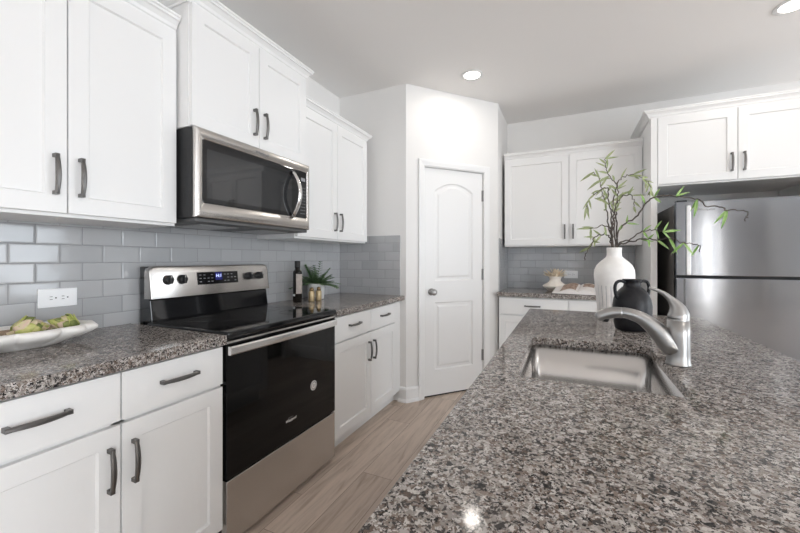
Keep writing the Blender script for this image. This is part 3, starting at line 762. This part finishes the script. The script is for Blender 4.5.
def artichoke(label, c, axis, R, L, seed, pale):
    rnd = random.Random(seed)
    t = thing('artichoke', label, 'artichoke', tuple(c), 0, 'artichokes in the dish')
    az = Vector(axis).normalized(); ax = az.orthogonal().normalized(); ay = az.cross(ax)
    T = Matrix(((ax.x,ay.x,az.x,c[0]),(ax.y,ay.y,az.y,c[1]),(ax.z,ay.z,az.z,c[2]),(0,0,0,1)))
    def bracts(bm, rows):
        for (lev, cnt, rs, open_) in rows:
            for k_ in range(cnt):
                a = 2*PI*(k_+.5*(lev % 2))/cnt + rnd.uniform(-.1,.1)
                z0 = -L*.5 + L*.13*lev; ln = L*.48*rnd.uniform(.9,1.1); wd = R*.44*rs**.5
                grid = []
                for i in range(6):
                    s = i/5; z = z0 + ln*s; rad = R*rs*math.sin(max(.05, min(1, .25+.75*(z+L*.5)/L*1.25))*PI*.62)**.8*(1+open_*s*s) * (1-.55*max(0, (z)/(L*.5))**2*(1-open_))
                    w_ = wd*math.sin(PI*(.18+.80*s))**.7*(1 if s < 1 else .2)
                    row = []
                    for j in (-1, -.5, 0, .5, 1):
                        row.append((rad-.18*w_*j*j, j*w_, z))
                    grid.append([T @ Vector((q[0]*math.cos(a)-q[1]*math.sin(a), q[0]*math.sin(a)+q[1]*math.cos(a), q[2])) for q in row])
                V = [[bm.verts.new(p) for p in row] for row in grid]; mi = rnd.choice((0, 0, 1, 2))
                for i in range(5):
                    for j in range(4): bm.faces.new((V[i][j], V[i][j+1], V[i+1][j+1], V[i+1][j])).material_index = mi
    bm = BM(); prof = [(R*.5, -L*.46), (R*.82, -L*.25), (R*.86, 0), (R*.7, L*.25), (R*.35, L*.42)]
    lathe(bm, prof, seg=20, cap1=True); bm.transform(T); obj('heart', bm, 'bract_pale' if pale else 'bract_green', t, smooth=True)
    bm = BM(); bracts(bm, [(0, 7, 1.06, .30), (1, 8, 1.08, .2), (2, 8, 1.04, .12), (3, 7, .94, .05), (4, 6, .78, 0), (5, 4, .5, 0)])
    o = obj('bracts', bm, ['bract_green', 'bract_pale', 'bract_dark'], t, smooth=True); s_ = o.modifiers.new('solid', 'SOLIDIFY'); s_.thickness = .0028
    bm = BM(); tube(bm, [T @ Vector((0,0,-L*.44)), T @ Vector((0,.002,-L*.62)), T @ Vector((0,.003,-L*.70))], [R*.26, R*.22, R*.22], 14); obj('stem', bm, 'bract_pale', t)
artichoke('pale artichoke on the left of the dish, its stem end towards the left', (.205, .607, .977), (.05, .93, .12), .038, .084, 3, True)
artichoke('rounder green artichoke on the right of the dish', (.20, .706, .975), (-.2, -.8, .45), .036, .078, 5, False)

# ------------------------------------------------------------------ bottle, shakers, fern by the range
bt = thing('glass_bottle', 'tall dark glass bottle with a paper label beside the range', 'bottle', (.15, 2.045, .914))
bm = BM(); lathe(bm, [(.029, .0005), (.032, .004), (.032, .208), (.029, .219), (.020, .228), (.018, .234), (.018, .246)], (.15, 2.045, .914), 32, True, True); obj('glass', bm, 'bottle_glass', bt, smooth=True)
bm = BM(); lathe(bm, [(.0195, .2462), (.0195, .290), (.017, .293)], (.15, 2.045, .914), 24, True, True); obj('cap', bm, 'black_matte', bt)
bm = BM()
loft(bm, [[(.15+.0326*math.cos(a), 2.045+.0326*math.sin(a), .914+z) for a in [(-1.15+2.1*i/16) for i in range(17)]] for z in (.062, .200)], False, False, False)
obj('paper_label', bm, 'label_paper', bt, recalc=True)
bm = BM(); loft(bm, [[(.15+.0327*math.cos(a), 2.045+.0327*math.sin(a), .914+z) for a in [(-2.2+.8*i/8) for i in range(9)]] for z in (.045, .06)], False, False, False); obj('sticker', bm, 'plastic_white', bt)
def shaker_pot(x, y, label):
    t = thing('spice_shaker', label, 'shaker', (x, y, .914), 0, 'gold shakers')
    bm = BM(); lathe(bm, [(.019, .0005), (.021, .004), (.0205, .068), (.016, .076)], (x, y, .914), 24, True, True); obj('body', bm, 'gold', t, smooth=True)
    bm = BM(); lathe(bm, [(.015, .0762), (.0155, .088), (.012, .098), (.005, .102)], (x, y, .914), 24, True, True); obj('cap', bm, 'gold_dark', t, smooth=True)
shaker_pot(.215, 2.120, 'small gold shaker nearer the dark bottle, before the fern pot')
shaker_pot(.225, 2.190, 'small gold shaker farther from the bottle, before the white fern pot')
pc = Vector((.135, 2.275, .914))
pt = thing('potted_fern', 'small green fern in a white pot behind the gold shakers', 'plant', tuple(pc))
bm = BM(); lathe(bm, [(.056, .0005), (.060, .004), (.066, .116), (.066, .120), (.060, .120), (.058, .103)], pc, 36, True, True); obj('pot', bm, 'pot_white', pt, smooth=False, bevel=.001)
bm = BM(); lathe(bm, [(.058, .1035), (.03, .108)], pc, 24, False, True); obj('soil', bm, 'soil', pt)
def leaf(bm, base, d, n, L, W, curl=.0, k=5):
    """lanceolate leaf with a folded midrib"""
    d = d.normalized(); s = d.cross(n)
    if s.length < 1e-4: s = d.orthogonal()
    s.normalize(); n = s.cross(d)
    R_ = []
    for i in range(k+1):
        t = i/k; w_ = W*math.sin(PI*min(1, .06+.94*t)**.85)*.5 + (.0004 if i in (0, k) else 0)
        c = base + d*(L*t) - n*(curl*L*t*t)
        R_.append([bm.verts.new(c - s*w_ + n*w_*.35), bm.verts.new(c), bm.verts.new(c + s*w_ + n*w_*.35)])
    for a, b in zip(R_, R_[1:]):
        for j in (0, 1): bm.faces.new((a[j], a[j+1], b[j+1], b[j]))
bm = BM(); rnd = random.Random(4)
for i in range(44):
    a = 2*PI*i/44*3.0 + rnd.uniform(-.2,.2); el = rnd.uniform(.10, 1.25)
    ln = rnd.uniform(.12, .19)*(1.0 if i % 7 else 1.3)
    tip = Vector((math.cos(a)*math.cos(el), math.sin(a)*math.cos(el), math.sin(el)))
    b0 = pc + Vector((.02*math.cos(a), .02*math.sin(a), .106))
    if b0.x + tip.x*ln < .02: tip.x = (.02-b0.x)/ln
    cur = [b0 + tip*(ln*s) + Vector((0,0,-.28*ln*s*s*math.cos(el))) for s in [j/9 for j in range(10)]]
    tube(bm, cur, [.0018, .0008], 5)
    for j in range(1, 10):
        dd = (cur[j]-cur[j-1]).normalized(); sd = dd.cross(Vector((0,0,1))).normalized()
        for sg in (-1, 1):
            dv = dd*.7+sd*sg*.8; L_ = .040*(1-.05*j)
            if cur[j].x+dv.normalized().x*L_ < .012: continue
            leaf(bm, cur[j], dv, Vector((0,0,1)), L_, .019, .2, 3)
obj('foliage', bm, 'fern_green', pt)

# ------------------------------------------------------------------ back counter: cream vase with dried bloom, open book
cv = Vector((1.784, 3.82, .914))
sv = thing('ceramic_vase', 'low cream flared vase holding a dried bloom on the back counter', 'vase', tuple(cv))
bm = BM(); lathe(bm, [(.060, .0005), (.066, .004), (.09, .024), (.112, .041), (.114, .047), (.108, .053), (.075, .072), (.052, .092), (.048, .108), (.056, .128), (.066, .140), (.060, .140), (.044, .112), (.040, .095)], cv, 48, True, True); obj('body', bm, 'cream', sv, smooth=True)
bl = thing('dried_bloom', 'spiky beige dried bloom resting in the cream vase', 'dried flower', (cv.x, cv.y, cv.z+.13))
bm = BM(); rnd = random.Random(8)
for i in range(46):
    a = rnd.uniform(0, 2*PI); el = rnd.choice((.05, .15, .3, .5, .9)) + rnd.uniform(-.1,.1); ln = rnd.uniform(.065, .09)*(1 if el < .7 else .75)
    d = Vector((math.cos(a)*math.cos(el), math.sin(a)*math.cos(el), math.sin(el)))
    leaf(bm, cv+Vector((0,0,.135))+d*.030, d, Vector((0,0,1)), ln, .026, -.2, 4)
o = obj('petals', bm, 'dried_bloom', bl); s_ = o.modifiers.new('solid', 'SOLIDIFY'); s_.thickness = .002
bm = BM(); lathe(bm, [(.02, -.022), (.036, -.005), (.040, .012), (.03, .03), (.012, .038)], (cv.x, cv.y, cv.z+.135), 24, True, True); obj('center', bm, 'dried_bloom', bl, smooth=True)
bk = thing('open_book', 'open picture book lying beside the cream vase on the back counter', 'book', (1.990, 3.595, .914), math.radians(-8))
def page_block(bm, sgn, W, H, t0, top):
    prof = []
    n = 14
    for i in range(n+1):
        s = i/n; prof.append((sgn*W*s, .004 + t0*(1-s*.55) + .030*math.sin(PI*min(1, s*1.25))**1.0*(1-s)*top))
    up = prof; rings = []
    for y in (-H/2, H/2):
        rings.append([(x, y, z+.17*(y+H/2)) for x, z in up] + [(x, y, .0035) for x, z in up[::-1]])
    loft(bm, rings)
bm = BM(); page_block(bm, -1, .205, .27, .014, 1.3); pg1 = obj('page_stack', bm, 'page', bk, local=True)
bm = BM(); page_block(bm, 1, .205, .27, .020, 1.0); pg2 = obj('page_stack', bm, 'page', bk, local=True)
bm = BM(); box(bm, -.212, .212, -.14, .14, .0005, .0034); obj('cover', bm, 'book_cover', bk, local=True, bevel=.001)
def photo_patch(sgn, W, t0, top, s0, s1, y0, y1):
    bm = BM(); R_ = []
    for i in range(9):
        s = s0+(s1-s0)*i/8; z = .004 + t0*(1-s*.55) + .030*math.sin(PI*min(1, s*1.25))*(1-s)*top + .0006
        R_.append([bm.verts.new((sgn*W*s, y0, z+.17*(y0+.135))), bm.verts.new((sgn*W*s, y1, z+.17*(y1+.135)))])
    for a, b in zip(R_, R_[1:]): bm.faces.new((a[0], a[1], b[1], b[0]))
    return bm
obj('picture', photo_patch(-1, .205, .014, 1.3, .1, .72, -.10, .125), 'page_photo', pg1, local=True)
obj('picture', photo_patch(1, .205, .020, 1.0, .12, .55, .0, .12), 'page_photo', pg2, local=True)

# ------------------------------------------------------------------ island vases
vc = Vector((2.123, 2.268, .914))
wv = thing('fluted_vase', 'tall matte white bottle vase with a fluted lower half on the island', 'vase', tuple(vc))
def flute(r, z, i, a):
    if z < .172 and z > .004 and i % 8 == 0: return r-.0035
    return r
prof = [(0.0748, 0.0005), (0.0776, 0.005), (0.0823, 0.05), (0.087, 0.1), (0.0916, 0.15), (0.0944, 0.19), (0.0963, 0.205), (0.0968, 0.225), (0.0935, 0.25), (0.0832, 0.274), (0.0645, 0.294), (0.0486, 0.308), (0.0383, 0.318), (0.0355, 0.328), (0.0351, 0.35), (0.0365, 0.366), (0.0337, 0.368), (0.0309, 0.366), (0.029, 0.34), (0.0281, 0.3)]
bm = BM(); lathe(bm, prof, vc, 192, True, True, flute); wb = obj('body', bm, ['vase_white', 'vase_groove'], wv, smooth=True)
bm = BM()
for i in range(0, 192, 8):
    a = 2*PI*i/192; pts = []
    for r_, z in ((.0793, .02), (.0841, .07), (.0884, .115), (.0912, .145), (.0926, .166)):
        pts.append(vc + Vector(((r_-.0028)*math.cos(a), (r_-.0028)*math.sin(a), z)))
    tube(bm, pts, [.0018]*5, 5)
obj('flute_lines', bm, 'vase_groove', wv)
jc = Vector((2.148, 1.848, .914))
jg = thing('two_handled_jug', 'small matte black two-handled jug before the white vase', 'jug', tuple(jc))
bm = BM(); lathe(bm, [(.056, .0005), (.063, .005), (.069, .03), (.0735, .07), (.074, .105), (.0695, .135), (.058, .162), (.044, .178), (.034, .187), (.0315, .196), (.0325, .210), (.037, .216), (.037, .219), (.031, .219), (.028, .20), (.027, .17)], jc, 56, True, True); obj('body', bm, 'jug_black', jg, smooth=True)
# handles lie in the plane facing the camera
hx = Vector((.87, .49, 0)).normalized()
for sg in (-1, 1):
    hp = catmull([jc+hx*(sg*.028)+Vector((0,0,.205)), jc+hx*(sg*.052)+Vector((0,0,.212)), jc+hx*(sg*.071)+Vector((0,0,.204)), jc+hx*(sg*.078)+Vector((0,0,.182)), jc+hx*(sg*.073)+Vector((0,0,.152)), jc+hx*(sg*.064)+Vector((0,0,.136))], 6)
    bm = BM(); tube(bm, hp, [.0066, .0064, .0066, .0066, .0066, .0075], 12, side=(0,0,1)); obj('handle', bm, 'jug_black', jg, smooth=True)

# ------------------------------------------------------------------ branches in the white vase
BR = {
'tallest twisting willow branch rising straight up from the white vase': [(2.118, 2.27, 1.291), (2.112, 2.274, 1.378), (2.133, 2.279, 1.464), (2.14, 2.283, 1.545), (2.138, 2.287, 1.622), (2.101, 2.291, 1.675), (2.087, 2.296, 1.727), (2.083, 2.3, 1.773)],
'willow branch looping high to the right before the end panel': [(2.132, 2.27, 1.291), (2.138, 2.284, 1.405), (2.121, 2.298, 1.5), (2.141, 2.311, 1.621), (2.171, 2.325, 1.67), (2.229, 2.339, 1.678), (2.284, 2.352, 1.646), (2.302, 2.366, 1.612), (2.304, 2.38, 1.565)],
'longest willow branch reaching right across the freezer door to a hooked tip': [(2.137, 2.27, 1.291), (2.151, 2.249, 1.385), (2.224, 2.228, 1.446), (2.27, 2.208, 1.52), (2.313, 2.187, 1.534), (2.373, 2.166, 1.526), (2.449, 2.145, 1.501), (2.477, 2.124, 1.468), (2.52, 2.103, 1.457), (2.54, 2.082, 1.439), (2.589, 2.062, 1.43), (2.594, 2.041, 1.405), (2.58, 2.02, 1.382)],
'short willow branch slanting right with bright leaves at the panel edge': [(2.137, 2.27, 1.291), (2.197, 2.242, 1.325), (2.25, 2.215, 1.364), (2.296, 2.188, 1.365), (2.32, 2.16, 1.353)],
'low willow branch running right and drooping before the freezer door': [(2.141, 2.27, 1.29), (2.193, 2.243, 1.31), (2.255, 2.216, 1.323), (2.301, 2.189, 1.315), (2.344, 2.161, 1.323), (2.395, 2.134, 1.297), (2.445, 2.107, 1.285), (2.443, 2.08, 1.252)],
'willow twig pointing left with one long level leaf at its end': [(2.113, 2.27, 1.291), (2.11, 2.252, 1.376), (2.073, 2.235, 1.4), (2.024, 2.218, 1.387), (2.003, 2.21, 1.383)],
'willow branch drooping left below the vase mouth towards the grey tiles': [(2.113, 2.27, 1.291), (2.087, 2.24, 1.352), (2.028, 2.21, 1.338), (2.015, 2.18, 1.303), (1.983, 2.15, 1.252), (1.975, 2.12, 1.215)],
'willow branch arching up and left with leaves hanging from its tip': [(2.113, 2.27, 1.291), (2.113, 2.285, 1.439), (2.102, 2.3, 1.529), (2.093, 2.315, 1.614), (2.046, 2.33, 1.598), (2.006, 2.345, 1.558), (1.991, 2.36, 1.518)],
'willow branch curling over just right of the middle stems': [(2.132, 2.27, 1.291), (2.121, 2.255, 1.419), (2.124, 2.24, 1.495), (2.149, 2.225, 1.544), (2.187, 2.21, 1.552), (2.204, 2.195, 1.518), (2.202, 2.18, 1.475)],
'thin willow branch leaning up and left behind the other stems': [(2.118, 2.27, 1.291), (2.097, 2.304, 1.425), (2.091, 2.338, 1.523), (2.073, 2.372, 1.598), (2.066, 2.406, 1.679), (2.037, 2.44, 1.736)],
}
LEAVES = [(9, .40, .97), (11, .35, 1), (4, .10, .42), (2, .6, .9), (2, .3, .5), (1, .99, 1.0), (5, .35, .8), (9, .40, 1), (8, .35, 1), (7, .45, 1)]
EXTRA = {2: [(5, (.05, 0, .07), .06), (5, (.10, -.02, .03), .055), (6, (-.01, 0, -.1), .085), (6, (-.03, .02, -.08), .06), (9, (-.02, 0, -.1), .085), (9, (-.06, 0, -.08), .075), (9, (.0, .04, -.1), .06)],
         3: [(4, (.08, 0, .01), .075), (4, (.03, 0, .06), .055), (4, (.05, .02, -.05), .06), (3, (.02, 0, -.06), .05)],
         4: [(4, (.04, 0, -.08), .085), (5, (.05, 0, -.07), .075), (5, (-.05, .02, -.06), .07), (6, (-.03, .02, -.07), .06), (3, (.06, 0, -.05), .07)],
         5: [(3, (-.1, -.01, .0), .085), (3, (-.09, .01, .02), .06), (2, (.02, 0, -.08), .06)],
         7: [(6, (-.01, 0, -.1), .075), (6, (.03, 0, -.1), .07), (5, (-.05, 0, -.08), .06)],
         0: [(7, (.06, 0, .06), .07), (6, (-.07, 0, .05), .06), (7, (.09, 0, .01), .065), (5, (-.09, 0, -.05), .08)],
         9: [(5, (-.08, 0, -.05), .09), (4, (-.08, 0, -.06), .085)]}
rnd = random.Random(21)
for bi, (lab, pts) in enumerate(BR.items()):
    t = thing('willow_branch', lab, 'branch', pts[0], 0, 'willow branches in the white vase')
    c = catmull([(vc.x + (pts[0][0]-vc.x)*.5, vc.y+(pts[0][1]-vc.y)*.5+rnd.uniform(-.006,.006), 1.20)] + pts, 6)
    # small kinks, like curly willow
    for i in range(8, len(c)-1): c[i] += Vector((rnd.uniform(-1,1), rnd.uniform(-1,1), rnd.uniform(-1,1)))*.0045
    bm = BM(); tube(bm, c, [.0046, .0038, .003, .0023, .0017], 7); obj('stem', bm, 'bark', t, smooth=True)
    n, s0, s1 = LEAVES[bi]; bm = BM()
    for k_ in range(n):
        f = s0+(s1-s0)*(k_+rnd.uniform(0,.6))/max(1, n); i = min(len(c)-2, int(f*(len(c)-1))); p = c[i]
        tg = (c[i+1]-c[i-1]).normalized()
        side = tg.cross(Vector((rnd.uniform(-1,1), rnd.uniform(-1,1), rnd.uniform(-1,1)))).normalized()
        d = tg*.75 + side*.75 + Vector((0,0,rnd.uniform(-.45,.25)))
        tw = Vector((rnd.uniform(-.6,.6), -1, rnd.uniform(-.4,.9)))
        leaf(bm, p, d, tw, rnd.uniform(.045, .075), rnd.uniform(.0095, .014), rnd.uniform(-.1,.25))
        if rnd.random() < .55: leaf(bm, p, tg*.8-side*.7+Vector((0,0,rnd.uniform(-.4,.2))), tw, rnd.uniform(.035, .06), rnd.uniform(.009, .013), rnd.uniform(-.1,.25))
    for (pi_, dv, ln) in EXTRA.get(bi, []):
        leaf(bm, Vector(pts[pi_]), Vector(dv), Vector((.2, -1, .3)), ln, ln*.17, .12)
    obj('leaves', bm, 'leaf_bright' if bi in (2, 3, 4) else 'leaf_green', t)
